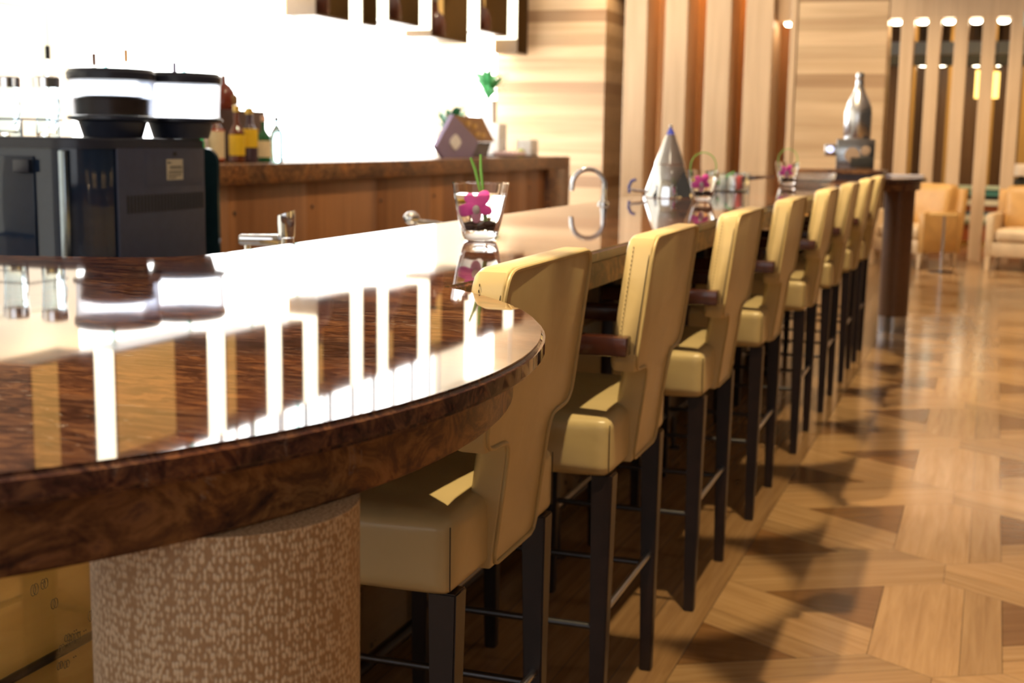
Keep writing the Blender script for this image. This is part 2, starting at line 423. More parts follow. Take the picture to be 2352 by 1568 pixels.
# far slatted screen
HDR = struct('trim_10', (lambda q: (box(q, -1.23, 5.0, 15.7, 16.3, 2.71, CEIL), box(q, -2.52, -2.26, 15.85, 16.3, 2.71, CEIL), q)[-1])(BM()), FINW)
for i in range(-6, 16):
    xc = -.45+.29*i
    if -1.2 < xc < 4.8:
        b = BM(); box(b, xc-.072, xc+.072, 15.7, 15.95, 0, 2.71, .006)
        struct('trim_%d' % (i+20), b, FINW)
b = BM(); box(b, -7.2, 7.5, 26.0, 26.1, 0, CEIL); struct('wall_far', b, wood('far_wall_wood', (.10, .045, .015), (.18, .085, .03), 'Z', .5, .5))
GOLD = simple('gold_column', (.50, .30, .09), .35, .2)
for i, x in enumerate((-2.3, -1.45, -.75, -.18, .42, 1.1, 1.9)):
    b = BM(); box(b, x-.09, x+.09, 23.5, 23.7, 0, CEIL, .01); struct('trim_%d' % (i+40), b, GOLD)
b = BM(); box(b, -4, 5, 22.0, 22.3, 2.55, 2.72); struct('trim_50', b, simple('beam_dark', (.06, .06, .05), .5))
b = BM(); box(b, -4, 5, 20.5, 20.7, 2.62, 2.80); struct('trim_51', b, simple('beam_pale', (.35, .38, .36), .4))

# ------------------------------------------------------------------ bar counter outline
def ell(cx_, cy_, a, b_, t0, t1, n): return [(cx_+a*math.cos(t0+(t1-t0)*i/n), cy_+b_*math.sin(t0+(t1-t0)*i/n)) for i in range(n+1)]
def counter_outline(ins=0., endins=0.):
    a, bb = .72-ins-endins, .774-ins
    th = math.asin(min(1, .65/.774)); 
    p = []
    p += [(-2.7, .40+ins)]
    p += ell(-1.15, 1.15, a, bb, -math.pi/2, th, 44)
    p += [(-.752-ins, 1.90+ins*0.3), (-.745-ins, 2.0)]
    p += [(-.745-ins, 8.55)]
    p += ell(-1.15, 9.4, a, bb, -th, math.pi/2, 40)
    p += [(-1.75, 10.17-ins), (-1.75, 8.95+ins), (-1.46, 8.93+ins), (-1.39, 8.88), (-1.36+ins, 8.75)]
    p += [(-1.36+ins, 2.13), (-1.372+ins, 2.05), (-1.41+ins*.7, 1.995), (-1.47, 1.965-ins*.7), (-1.65, 1.895-ins), (-2.7, 1.84-ins)]
    return p
bar = thing('bar_counter', 'long polished brown marble bar counter with rounded ends on columns', 'bar counter')
def slab(name, pts, z0, z1, mat, bev, parent):
    bm = BM(); prism(bm, pts, z0, z1)
    bmesh.ops.recalc_face_normals(bm, faces=bm.faces)
    es = [e for e in bm.edges if abs(e.verts[0].co.z-e.verts[1].co.z) < 1e-6]
    bmesh.ops.bevel(bm, geom=es, offset=bev, segments=3, affect='EDGES')
    return obj(name, bm, mat, parent)
slab('countertop', counter_outline(), 1.056, 1.08, MARB, .005, bar)
slab('edge_apron', counter_outline(.010, .03), 1.0, 1.0555, MARB2, .003, bar)
b = BM(); prism(b, [(-1.30, 2.2), (-.98, 2.2), (-.98, 8.6), (-1.30, 8.6)], .955, .9995); obj('underside_board', b, ESP, bar, False)
# the bar front
b = BM(); box(b, -1.42, -1.37, 1.45, 8.9, 0.0, .9995); obj('front_panel', b, DIEW, bar, False)
b = BM(); box(b, -1.344, -1.338, 1.45, 8.9, 0.03, .9995); obj('glass_panel', b, GLASS, bar, False)
rg = BM()
rnd = random.Random(3)
for k in range(520):
    y = rnd.uniform(1.47, 5.6); z = rnd.uniform(.06, .95); r = rnd.choice([.008, .009, .006, .0055])
    x = -1.3365
    for dy in (0, .006):
        pts = [(x, y+dy+r*.62*math.cos(a_*math.pi/6), z+r*math.sin(a_*math.pi/6)) for a_ in range(12)]
        tube(rg, pts, .0007, 4, True)
    if k % 2 == 0:
        for dd in (0, .005): box(rg, x-.0006, x+.0006, y+.02+dd, y+.0216+dd, z+.004, z+.0058)
gpar = obj('etched_ring', rg, simple('etch_dark', (.07, .05, .03), .6), bar, False)
b = BM(); tube(b, [(-1.355, 1.46, .478), (-1.355, 8.85, .478)], .0075, 12); obj('panel_rail', b, DKSTEEL, bar)
for yy in (3.05, 4.6, 6.2, 7.8):
    b = BM(); box(b, -1.337, -1.28, yy, yy+.10, 0, .9995, .003); obj('support_post', b, ESP, bar, False)
b = BM(); tube(b, [(-1.22, 1.9, .16), (-1.22, 8.8, .16)], .016, 14); 
obj('foot_rail', b, DKSTEEL, bar)
for yy in (2.2, 3.8, 5.4, 7.0, 8.6):
    b = BM(); tube(b, [(-1.22, yy, 0.0), (-1.22, yy, .16)], .010, 10); lathe(b, [(.03, 0), (.03, .006)], (-1.22, yy, 0), 16); obj('rail_bracket', b, DKSTEEL, bar)
def column(x, y):
    bm = BM(); lathe(bm, [(.109, .11), (.110, .5), (.111, .9995)], (x, y, 0), 64); c = obj('column', bm, SHAG, bar)
    bm = BM(); lathe(bm, [(.103, 0), (.103, .109)], (x, y, 0), 48); obj('column_foot', bm, STEEL, c)
column(-.586, .918)
c2b = BM(); lathe(c2b, [(.102, .11), (.102, .5), (.104, .9995)], (-.612, 9.55, 0), 64)
cc = obj('column', c2b, simple('brown_column_leather', (.20, .10, .05), .35), bar)
b = BM(); lathe(b, [(.098, 0), (.098, .109)], (-.612, 9.55, 0), 48); obj('column_foot', b, STEEL, cc)

# ------------------------------------------------------------------ bar stools
def make_stool():
    t = thing('bar_stool', '', 'bar stool', group='cream leather bar stools along the bar')
    # local: x = 0 is the rear of the seat, seat goes to -x; y across
    bm = BM(); cushion(bm, -.47, -.010, -.262, .262, .61, .735, .022, (.004, .006, .016), 18); obj('seat', bm, LEATHER, t)
    seat = [o for o in t.children][0]
    for sy in (-1, 1):
        sb = BM(); tube(sb, [(-.0125, sy*.2595, .622), (-.0125, sy*.2595, .722)], .0012, 6); obj('seat_seam', sb, STITCH, seat)
    # T-shaped back with lean
    def back_pts(g=0.):
        hw, nw = .232-g, .110-g
        o = [(-nw, .612+g), (nw, .612+g), (nw, .805), (nw+.012, .824+g), (hw-.02, .828+g), (hw-.002, .850+g), (hw, 1.085-g), (hw-.010, 1.106-g), (hw-.03, 1.112-g)]
        return o+[(-y, z) for y, z in reversed(o[2:])]
    def lean(z): return (z-.612)*.125
    T = .056
    bm = BM(); pts = back_pts()
    f0 = [bm.verts.new((lean(z), y, z)) for y, z in pts]; f1 = [bm.verts.new((lean(z)-T, y, z)) for y, z in pts]
    n = len(pts); bm.faces.new(f0); bm.faces.new(f1[::-1])
    for i in range(n): bm.faces.new((f0[i], f0[(i+1) % n], f1[(i+1) % n], f1[i]))
    bmesh.ops.recalc_face_normals(bm, faces=bm.faces)
    rim = [e for e in bm.edges if (e.verts[0] in f1 and e.verts[1] in f1)]
    rim0 = [e for e in bm.edges if (e.verts[0] in f0 and e.verts[1] in f0)]
    bmesh.ops.bevel(bm, geom=rim, offset=.016, segments=5, profile=.5, affect='EDGES')
    rim0 = [e for e in rim0 if e.is_valid]
    bmesh.ops.bevel(bm, geom=rim0, offset=.005, segments=3, profile=.5, affect='EDGES')
    bmesh.ops.triangulate(bm, faces=[f for f in bm.faces if len(f.verts) > 5])
    bk = obj('backrest', bm, LEATHER, t)
    # piping round the rear panel
    bm = BM(); pp_ = back_pts(.004); dense = []
    for i in range(len(pp_)):
        p, q = pp_[i], pp_[(i+1) % len(pp_)]; L = max(2, int(math.dist(p, q)/.02))
        for k in range(L): dense.append((p[0]+(q[0]-p[0])*k/L, p[1]+(q[1]-p[1])*k/L))
    sm = []
    for i in range(len(dense)):
        a_, b2, c_ = dense[i-1], dense[i], dense[(i+1) % len(dense)]
        sm.append(((a_[0]+2*b2[0]+c_[0])/4, (a_[1]+2*b2[1]+c_[1])/4))
    tube(bm, [(lean(z)+.0015, y, z) for y, z in sm], .0035, 8, True); obj('piping', bm, PIPE, bk)
    bm = BM()
    tube(bm, [(lean(z)-.0052, y*1.0165 if abs(y) > .15 else y, z) for y, z in sm], .0013, 6, True)
    for sy in (-1, 1):     # stitch marks along the sides of the back
        z = .86
        while z < 1.09:
            box(bm, lean(z)-T+.0165, lean(z)-T+.0178, sy*.2335-.0008, sy*.2335+.0008, z, z+.004); z += .009
    x = -T+.018
    obj('stitching', bm, STITCH, bk)
    # arms: rail and the post that drops to the seat
    for sy in (-1, 1):
        bm = BM(); y0, y1 = sorted((sy*.236, sy*.278))
        box(bm, -.30, .022, y0, y1, .868, .908, .004); ar = obj('arm', bm, ARMW, t)
        bm = BM(); box(bm, -.295, -.262, y0+.006, y1-.006, .56, .8675, .003); obj('arm_post', bm, ESP, ar)
    for sx, sy in ((0, -1), (0, 1), (1, -1), (1, 1)):
        bm = BM()
        xx = -.030 if sx == 0 else -.440
        taper(bm, xx, sy*.225, 0, .6125, .028, .046, .0 if sx == 0 else 0, sy*.010); obj('leg', bm, ESP, t)
    def rod(p, q, r=.008):
        bm = BM(); tube(bm, [p, q], r, 12); return obj('footrest_rail', bm, STEEL, t)
    rod((-.028, -.215, .303), (-.028, .215, .303), .0075)
    rod((-.438, -.215, .245), (-.438, .215, .245), .0075)
    for sy in (-1, 1):
        bm = BM(); tube(bm, [(-.045, sy*.229, .275), (-.425, sy*.229, .275)], .0075, 12); obj('side_rail', bm, DKSTEEL, t)
    return t
YS = [2.015, 2.80, 3.72, 4.68, 5.74, 6.66, 7.55, 8.28]
LB = ['cream leather bar stool nearest the camera, partly hidden behind the rounded marble end',
      'cream leather bar stool second from the front, whose near wooden arm is fully in view',
      'cream leather bar stool third from the front, right behind the sharpest arm',
      'cream leather bar stool fourth from the front, beside the pink flower vases',
      'cream leather bar stool fifth from the front, in the middle of the blurred row',
      'blurred cream leather bar stool sixth from the front, third from the far end',
      'blurred cream leather bar stool seventh from the front, second from the far end',
      'farthest blurred cream leather bar stool, last of the row before the far column']
st = make_stool()
for i, y in enumerate(YS):
    o = st if i == 0 else dup(st)
    o.location = (-.725 if i == 0 else -.70, y, 0); o['label'] = LB[i]
    if i in (0, 4, 6): o.rotation_euler = (0, 0, .02)

# ------------------------------------------------------------------ work bench and machine behind the bar
wb = thing('work_bench', 'stainless work bench low behind the bar counter', 'work bench')
b = BM(); box(b, -2.02, -1.43, 2.15, 8.6, .80, .84, .004); obj('bench_top', b, STEEL, wb)
b = BM(); box(b, -1.98, -1.46, 2.2, 8.55, .05, .80); obj('bench_body', b, DKSTEEL, wb, False)
mc = thing('machine_cabinet', 'low dark cabinet under the coffee machine', 'cabinet')
b = BM(); box(b, -3.5, -2.55, 3.2, 4.25, .0, .76, .004); obj('cabinet_body', b, ESP, mc)
b = BM(); box(b, -3.52, -2.50, 3.17, 4.3, .76, .80, .004); obj('cabinet_top', b, STEEL, mc)

cm = thing('coffee_machine', 'black automatic coffee machine with glossy front behind the bar', 'coffee machine')
b = BM()
P = [(-3.42, 3.34)]+[( -2.86+.11*math.sin(a_), 3.45-.11*math.cos(a_)) for a_ in [math.pi/2*k/8*1.0 for k in range(9)]]
P = [(-3.42, 3.34), (-2.74, 3.34)]+[(-2.74+.14*math.sin(a_), 3.48-.14*math.cos(a_)) for a_ in [math.pi/2*k/10 for k in range(1, 11)]]+[(-2.60, 3.94), (-3.42, 3.94)]
prism(b, P, .801, 1.25); bmesh.ops.recalc_face_normals(b, faces=b.faces); obj('housing', b, GLOSSB, cm)
b = BM(); box(b, -2.598, -2.588, 3.47, 3.955, .802, 1.252, .004); sp = obj('side_panel', b, MATTEG, cm)
b = BM(); prism(b, [(x*1.0+(.006 if x > -3 else -.006), y-(.006 if y < 3.5 else -.018)) for x, y in P], 1.2505, 1.284)
bmesh.ops.recalc_face_normals(b, faces=b.faces); bmesh.ops.bevel(b, geom=[e for e in b.edges if min(v.co.z for v in e.verts) > 1.28], offset=.006, segments=3, affect='EDGES'); obj('top_cover', b, BLACKP, cm)
b = BM(); box(b, -2.5885, -2.5865, 3.612, 3.935, 1.128, 1.245, .001); hp = obj('service_hatch', b, MATTEG, cm)
b = BM(); box(b, -2.5866, -2.585, 3.765, 3.785, 1.226, 1.24); obj('hatch_lock', b, INK, hp, False)
b = BM(); box(b, -2.5865, -2.5855, 3.727, 3.82, 1.147, 1.216); lab = obj('rating_label', b, PAPER, cm, False)
b = BM()
rr_ = random.Random(5)
tube(b, [(-2.5852, 3.738+.0045*math.cos(a_), 1.205+.003*math.sin(a_)) for a_ in [k*math.pi/4 for k in range(8)]], .0012, 4, True)
for z_, hh, y_a, y_b in ((1.204, .0035, 3.732, 3.752), (1.191, .004, 3.745, 3.812), (1.185, .003, 3.745, 3.812), (1.174, .0045, 3.738, 3.812), (1.167, .0022, 3.734, 3.812), (1.162, .0022, 3.734, 3.808), (1.157, .0022, 3.734, 3.78), (1.152, .0022, 3.734, 3.772)):
    yq = y_a
    while yq < y_b:
        d = rr_.uniform(.002, .004); box(b, -2.5854, -2.585, yq, yq+d, z_-hh/2, z_+hh/2); yq += d+.0012
obj('label_print', b, INK, lab, False)
b = BM()
for k in range(24):
    yq = 3.512+k*.0182; box(b, -2.589, -2.5862, yq, yq+.0085, 1.046, 1.102)
obj('vent_slot', b, INK, cm, False)
b = BM(); box(b, -3.25, -2.80, 3.332, 3.339, .83, 1.225, .002); fr = obj('front_glass', b, GLOSSB, cm)
b = BM(); box(b, -2.86, -2.80, 3.31, 3.3315, 1.175, 1.215, .003); obj('door_latch', b, BLACKP, fr); b = BM(); tube(b, [(-3.0, 3.325, 1.20), (-2.95, 3.31, 1.20)], .02, 14); obj('door_knob', b, BLACKP, fr)
b = BM(); box(b, -2.70, -2.675, 3.325, 3.352, .81, 1.245, .004); obj('chrome_strip', b, simple('blue_grey_metal', (.30, .36, .42), .2, 1), cm)
# two bean hoppers
def hopper(x, y, fill):
    bm = BM(); lathe(bm, [(.095, 1.2845), (.098, 1.295), (.11, 1.335), (.143, 1.343), (.143, 1.352), (.135, 1.354)], (x, y, 0), 40, True); hb = obj('hopper_base', bm, BLACKP, cm)
    bm = BM(); lathe(bm, [(.132, 1.356), (.137, 1.47), (.133, 1.47), (.128, 1.358)], (x, y, 0), 48, False); obj('hopper_bowl', bm, FROST, hb)
    bm = BM(); lathe(bm, [(.141, 1.471), (.143, 1.492), (.132, 1.505), (.05, 1.508), (0.001, 1.508)], (x, y, 0), 48); obj('hopper_lid', bm, BLACKP, hb)
    if fill:
        bm = BM(); lathe(bm, [(.118, 1.3565), (.121, fill-.012), (.09, fill+.002), (.001, fill+.006)], (x, y, 0), 40)
        rq = random.Random(2)
        for k in range(420):
            a_ = rq.random()*6.283; r_ = .12*math.sqrt(rq.random()); zz = fill+.002-.012*(r_/.12)**2
            sphere(bm, (x+r_*math.cos(a_), y+r_*math.sin(a_), zz), .0052, (1, .7, .7), 7, 5)
        bb_ = obj('beans', bm, BEANS, hb); bb_['kind'] = 'stuff'
hopper(-2.745, 3.66, 1.418)
b = BM()
hopper(-2.665, 3.93, 0)
b = BM(); tube(b, [(-3.42, 3.36, 1.338), (-2.86, 3.36, 1.338)], .0028, 8); tube(b, [(-3.42, 3.36, 1.30), (-2.86, 3.36, 1.30)], .002, 8)
for x in (-3.4, -3.2, -3.0, -2.86): tube(b, [(x, 3.36, 1.2845), (x, 3.36, 1.338)], .0028, 8)
tube(b, [(-2.86, 3.36, 1.338), (-2.86, 3.55, 1.338)], .0028, 8); obj('cup_rail', b, DKSTEEL, cm)
# glass jars with chrome lids on the tray
jar = thing('glass_jar', '', 'jar', group='glass jars with chrome lids on the coffee machine')
b = BM(); lathe(b, [(.034, 0), (.038, .008), (.036, .06), (.040, .155), (.036, .155), (.032, .06), (.034, .012), (.001, .010)], (0, 0, 0), 28, False); obj('jar_body', b, GLASSB, jar)
b = BM(); lathe(b, [(.042, .1555), (.043, .186), (.038, .190), (.001, .190)], (0, 0, 0), 28); obj('lid', b, CHROME, jar)
b = BM(); tube(b, [(.036, -.01, .13), (.06, -.02, .12), (.066, -.02, .08), (.05, -.02, .045), (.036, -.01, .04)], .004, 8); obj('handle', b, GLASSB, jar)
for k, (x, l) in enumerate([(-2.905, 'glass jar with chrome lid beside the bean hopper'), (-3.06, 'glass jar with chrome lid, middle one on the coffee machine'), (-3.19, 'glass jar with chrome lid cut off by the left edge of the picture')]):
    j = jar if k == 0 else dup(jar)
    j.location = (x+.03, 3.50, 1.2845); j['label'] = l
# glass plate behind machine
b = BM(); pts = [(-0.28, 0), (.0, 0), (0, .40)]+[(-.05+.05*math.cos(a_), .40+.05*math.sin(a_)) for a_ in [math.pi/2*k/8 for k in range(1, 9)]]+[(-.28, .45)]
f0 = [b.verts.new((-2.63+x, 4.10, .80+z)) for x, z in pts]; f1 = [b.verts.new((-2.63+x, 4.115, .80+z)) for x, z in pts]
b.faces.new(f0); b.faces.new(f1[::-1])
for i in range(len(pts)): b.faces.new((f0[i], f0[(i+1) % len(pts)], f1[(i+1) % len(pts)], f1[i]))
tr = obj('serving_tray', b, simple('dark_teal_gloss', (.02, .05, .06), .06), None, False)
tag(tr, 'dark glossy tray with a rounded corner standing behind the coffee machine', 'tray')
for v in tr.data.vertices: pass
# ------------------------------------------------------------------ taps
fa = thing('mixer_tap', 'angular chrome mixer tap just behind the bar, right of the coffee machine', 'tap', (-1.605, 2.80, .84))
b = BM(); lathe(b, [(.026, 0), (.026, .010), (.018, .014), (.018, .215)], n=28); obj('tap_body', b, CHROME, fa)
b = BM(); lathe(b, [(.020, .216), (.022, .25), (.0215, .275)], n=28)
for v in b.verts:
    if v.co.z > .26: v.co.z += v.co.x*.35
obj('tap_handle', b, CHROME, fa)
b = BM(); box(b, -.115, -.015, -.020, .020, .196, .222, .007)
for v in b.verts:
    v.co.z -= .10*(v.co.x+.15)*0 ; v.co.y -= 0
lathe(b, [(.008, .175), (.008, .197)], (-.095, 0, 0), 14); obj('spout', b, CHROME, fa)
fa.rotation_euler = (0, 0, .35)
fb = thing('valve_tap', 'small round chrome valve tap left of the nearest flower vase', 'tap', (-1.60, 3.80, .84))
b = BM(); lathe(b, [(.018, 0), (.018, .18)], n=20); tube(b, [(0, 0, .185), (-.04, -.03, .195), (-.085, -.06, .20)], .010, 12); obj('tap_body', b, CHROME, fb)
b = BM(); sphere(b, (-.095, -.07, .212), .026, (1, 1, .8)); obj('tap_handle', b, CHROME, fb)
gn = thing('gooseneck_tap', 'curved chrome gooseneck tap standing on the bar edge', 'tap', (-1.275, 4.42, 1.0805), .35)
b = BM(); pts = [(0, 0, 0), (0, 0, .05)]+[(-.055+.055*math.cos(a_), 0, .065+.055*math.sin(a_)) for a_ in [math.pi*k/14 for k in range(15)]]+[(-.112, 0, .045)]
tube(b, pts, .0085, 14); obj('spout', b, CHROME, gn)
b = BM(); lathe(b, [(.020, 0), (.020, .006), (.011, .012), (.011, .03)], n=22); obj('tap_base', b, CHROME, gn)

# cone dispenser
cn = thing('cone_dispenser', 'tall polished chrome cone shaped drink dispenser on the bar', 'dispenser', (-1.21, 5.12, 1.0805))
b = BM(); lathe(b, [(.100, 0), (.101, .004), (.058, .128), (.060, .131), (.018, .245)], n=48); obj('cone_body', b, CHROME, cn)
b = BM(); lathe(b, [(.0175, .2455), (.006, .272), (.001, .274)], n=24); obj('cap', b, simple('blue_cap', (.03, .05, .45), .2), cn)
b = BM(); sphere(b, (0, 0, .279), .007); obj('finial', b, CHROME, cn)
b = BM(); tube(b, [(-.085, -.02, .022), (-.13, -.035, .026), (-.150, -.04, .030)], .006, 10); tp = obj('tap', b, CHROME, cn)
b = BM(); tube(b, [(-.150, -.04, .015), (-.152, -.04, .042), (-.142, -.04, .062), (-.125, -.04, .068)], .006, 10); obj('lever', b, simple('blue_lever', (.04, .06, .30), .25), tp)

# ------------------------------------------------------------------ orchid vases
def vase(label, loc, s=1., loop=False, rz=0.):
    t = thing('orchid_vase', label, 'vase', loc, rz, 'glass vases with pink orchids on the bar')
    def q(r, z): return (r*s, z*s)
    bm = BM(); lathe(bm, [q(.026, 0), q(.034, .004), q(.038, .012), q(.050, .06), q(.060, .122), q(.0565, .122), q(.046, .06), q(.033, .022), q(.001, .020)], (0, 0, 0), 44, False, 4.5)
    obj('vase_glass', bm, GLASS, t)
    bm = BM(); lathe(bm, [q(.001, .0215), q(.032, .0225), q(.045, .06), q(.0525, .098), q(.001, .098)], (0, 0, 0), 44, False, 4.5); obj('water', bm, WATER, t)
    for k in range(7):
        a_ = k*2.4; bm = BM(); sphere(bm, (.021*s*math.cos(a_), .021*s*math.sin(a_), (.031+.008*(k % 2))*s), .012*s, (1.2, .9, .55), 12, 8); obj('pebble', bm, STONEB, t)
    # orchid: five petals and a lip
    def petal(c, ang, L, Wd, m_, tilt, nm='petal'):
        bm = BM(); g = 7; rows = []
        for i in range(g):
            u = i/(g-1); ww = Wd*math.sin(math.pi*(.12+.80*u))**.8; row = []
            for j in range(5):
                v = j/4-.5; x = u*L; y = v*ww*2; z = .010*s*math.sin(u*3)+.10*abs(v)*ww
                row.append((x, y, z))
            rows.append(row)
        R = Matrix.Rotation(ang, 3, 'X') @ Matrix.Rotation(-tilt, 3, 'Y')
        f_, bk_ = [], []
        for th_, store in ((.0006, f_), (-.0006, bk_)):
            for row in rows: store.append([bm.verts.new(Vector(c)+R2 @ Vector((p[0], p[1], p[2]+th_))) for p in row for R2 in [R]])
        for st_ in (f_, bk_):
            for i in range(g-1):
                for j in range(4): bm.faces.new((st_[i][j], st_[i][j+1], st_[i+1][j+1], st_[i+1][j]))
        obj(nm, bm, m_, t)
    cz = .074*s; R5 = random.Random(int(loc[1]*10))
    for k in range(5):
        a_ = -.3+k*math.pi*2/5
        bm = BM(); L = (.036 if k % 2 else .030)*s
        sphere(bm, (0, 0, 0), L*.62, (1, .62, .10), 16, 10)
        Mx = Matrix.Translation((-.008*s, -.028*s, cz)) @ Matrix.Rotation(math.pi/2-.25, 4, 'X') @ Matrix.Rotation(a_, 4, 'Z') @ Matrix.Translation((L*.55, 0, 0)) @ Matrix.Rotation(.25, 4, 'Y')
        bmesh.ops.transform(bm, matrix=Mx, verts=bm.verts); obj('petal', bm, PINK if k % 2 else PINK2 if k == 4 else PINK, t)
    bm = BM(); sphere(bm, (-.008*s, -.036*s, cz-.006*s), .008*s, (1, .8, 1.2), 12, 8); obj('orchid_lip', bm, simple('white_lip', (.85, .8, .85), .4) if 'white_lip' not in MATS else MATS['white_lip'], t)
    bm = BM(); sphere(bm, (-.036*s, .005*s, .086*s), .010*s, (1.2, .8, .5), 12, 8); obj('yellow_bud', bm, YEL, t)
    bm = BM()
    if loop:
        pts = [(-.045*s, 0, .05*s), (-.05*s, 0, .12*s)]+[(-.0*s+.05*s*math.cos(math.pi-a_), 0, .135*s+.055*s*math.sin(a_)) for a_ in [math.pi*k/12 for k in range(13)]]+[(.045*s, 0, .06*s)]
        tube(bm, pts, .0022*s, 8)
    else:
        tube(bm, [(.012*s, 0, .03*s), (.0, 0, .10*s), (-.012*s, -.004, .150*s), (-.022*s, -.006, .175*s)], [.002*s, .003*s, .0036*s, .0026*s], 10)
        tube(bm, [(.016*s, .004, .03*s), (.006*s, 0, .10*s), (.000*s, .004, .150*s), (-.001*s, .006, .182*s)], [.002*s, .003*s, .0036*s, .0026*s], 10)
    obj('stalk', bm, simple('stalk_green', (.20, .48, .10), .35) if 'stalk_green' not in MATS else MATS['stalk_green'], t)
    return t
vase('nearest clear glass vase with pink orchid and two upright green stalks', (-1.045, 2.66, 1.0805), 1.02, False, .35)
vase('glass vase with pink orchid under a looped green stalk beside the chrome cone', (-1.02, 4.86, 1.0805), .95, True, .3)
vase('far glass vase with pink orchid and looped stalk by the raised stone stand', (-1.02, 6.98, 1.0805), 1.0, True, .3)

# garnish box
gb = thing('garnish_box', 'low clear glass box of garnish and straws behind the second vase', 'glass box', (-1.14, 5.98, 1.0805))
b = BM()
for a0 in ((-.09, -.086, -.06, .06), (.086, .09, -.06, .06), (-.086, .086, -.06, -.056), (-.086, .086, .056, .06)): box(b, a0[0], a0[1], a0[2], a0[3], 0, .085)
box(b, -.086, .086, -.056, .056, 0, .004); obj('box_glass', b, GLASSB, gb, False)
for k, (x, c) in enumerate(((-.06, WHITEC), (-.02, WHITEC), (.055, simple('red_straw_pack', (.7, .08, .08), .4)), (.02, WHITEC))):
    b = BM(); box(b, x-.012, x+.012, -.03, .03, .006, .07, .003); obj('packet', b, c, gb)
b = BM(); tube(b, [(-.06, 0, .02), (-.01, 0, .06), (.03, 0, .09)], [.006, .010, .003], 8); obj('leaf', b, LEAFM, gb)
# wide glass bowl
b = BM(); lathe(b, [(.07, 0), (.12, .006), (.150, .03), (.157, .062), (.151, .062), (.143, .032), (.10, .014), (.001, .012)], (0, 0, 0), 48, False)
o = obj('glass_bowl', b, glass('frosted_bowl', (.93, .96, 1), .25)); o.location = (-.96, 7.30, 1.0805); tag(o, 'wide white frosted glass bowl on the far part of the bar', 'bowl')
# raised stone stand, dispenser, big bottle
rs = thing('raised_stand', 'raised marble stand carrying the metal bottle dispenser at the far end', 'stand', (-.98, 9.25, 1.0805))
b = BM(); box(b, -.34, .28, -.22, .22, .022, .048, .004); obj('stand_top', b, MARB2, rs)
b = BM(); box(b, -.32, .26, -.20, .20, 0, .0215); obj('stand_base', b, DARKBOX, rs, False)
ds = thing('bottle_dispenser', 'polished metal box dispenser with round holes and a side knob', 'dispenser', (-.90, 9.25, 1.129), .1)
b = BM(); box(b, -.125, .125, -.10, .10, 0, .205, .006); hb = obj('dispenser_body', b, simple('mirror_grey', (.42, .42, .43), .16, 1), ds)
for x, z, r in ((-.02, .10, .05), (.065, .13, .032)):
    b = BM(); lathe(b, [(r, 0), (r, .003), (r*.86, .004)], n=28); bmesh.ops.rotate(b, cent=(0, 0, 0), matrix=Matrix.Rotation(math.pi/2, 3, 'X'), verts=b.verts)
    for v in b.verts: v.co += Vector((x, -.1005, z)); 
    obj('port', b, simple('port_tan', (.45, .33, .24), .3), hb)
b = BM(); box(b, -.03, .120, -.1045, -.1005, .015, .085, .001); obj('dark_window', b, INK, hb)
b = BM(); box(b, -.205, -.125, -.05, .02, .09, .17, .008); kb = obj('side_knob', b, CHROME, ds)
b = BM(); tube(b, [(-.165+.018*math.cos(k*math.pi/10), -.052, .135+.018*math.sin(k*math.pi/10)) for k in range(20)], .003, 6, True); obj('lit_ring', b, emis('led_blue', (.6, .65, 1), 2.5), kb)
b = BM(); lathe(b, [(.086, 0), (.090, .006), (.091, .17), (.085, .215), (.066, .265), (.043, .305), (.029, .345), (.0235, .40), (.026, .405), (.027, .425), (.0245, .44), (.001, .443)], n=48)
o = obj('magnum_bottle', b, simple('satin_silver', (.78, .78, .80), .26, 1)); o.location = (-.895, 9.25, 1.335); tag(o, 'large silver metal bottle standing on the box dispenser', 'bottle')
b = BM(); box(b, -.15, .10, -.11, .11, 0, .012, .002); o = obj('napkin_stack', b, simple('lilac_paper', (.72, .70, .80), .5)); o.location = (-.57, 9.75, 1.0805); tag(o, 'small stack of pale lilac napkins on the far rounded end', 'napkins')

# ------------------------------------------------------------------ back counter
bc = thing('back_counter', 'stone topped wooden back counter along the bright glass', 'counter')  # counter and most things on it enlarged about the camera, coordinates baked in
b = BM(); box(b, -5.65, -4.70, 5.4, 14.82, .971, 1.107, .006); obj('countertop', b, MARB2, bc)
b = BM(); box(b, -5.65, -4.70, 14.10, 14.82, 0, .9705, .006); obj('end_leg', b, MARB2, bc)
ys = [5.4, 6.59, 7.55, 8.62, 9.79, 10.9, 11.68, 12.9, 13.5, 14.095]
b = BM(); box(b, -5.63, -4.80, 5.42, 14.09, .02, .970); obj('cabinet_body', b, CABW, bc, False)
for a0, a1 in zip(ys, ys[1:]):
    b = BM(); box(b, -4.799, -4.765, a0+.003, a1-.003, .06, .968, .002); d_ = obj('door', b, CABW, bc)
    b = BM(); lathe(b, [(.013, 0), (.013, .008), (.008, .010)], n=14); bmesh.ops.rotate(b, cent=(0, 0, 0), matrix=Matrix.Rotation(math.pi/2, 3, 'Y'), verts=b.verts)
    for v in b.verts: v.co += Vector((-4.7645, a0+.07, .78))
    obj('knob', b, DKSTEEL, d_)
ZB = 1.1075
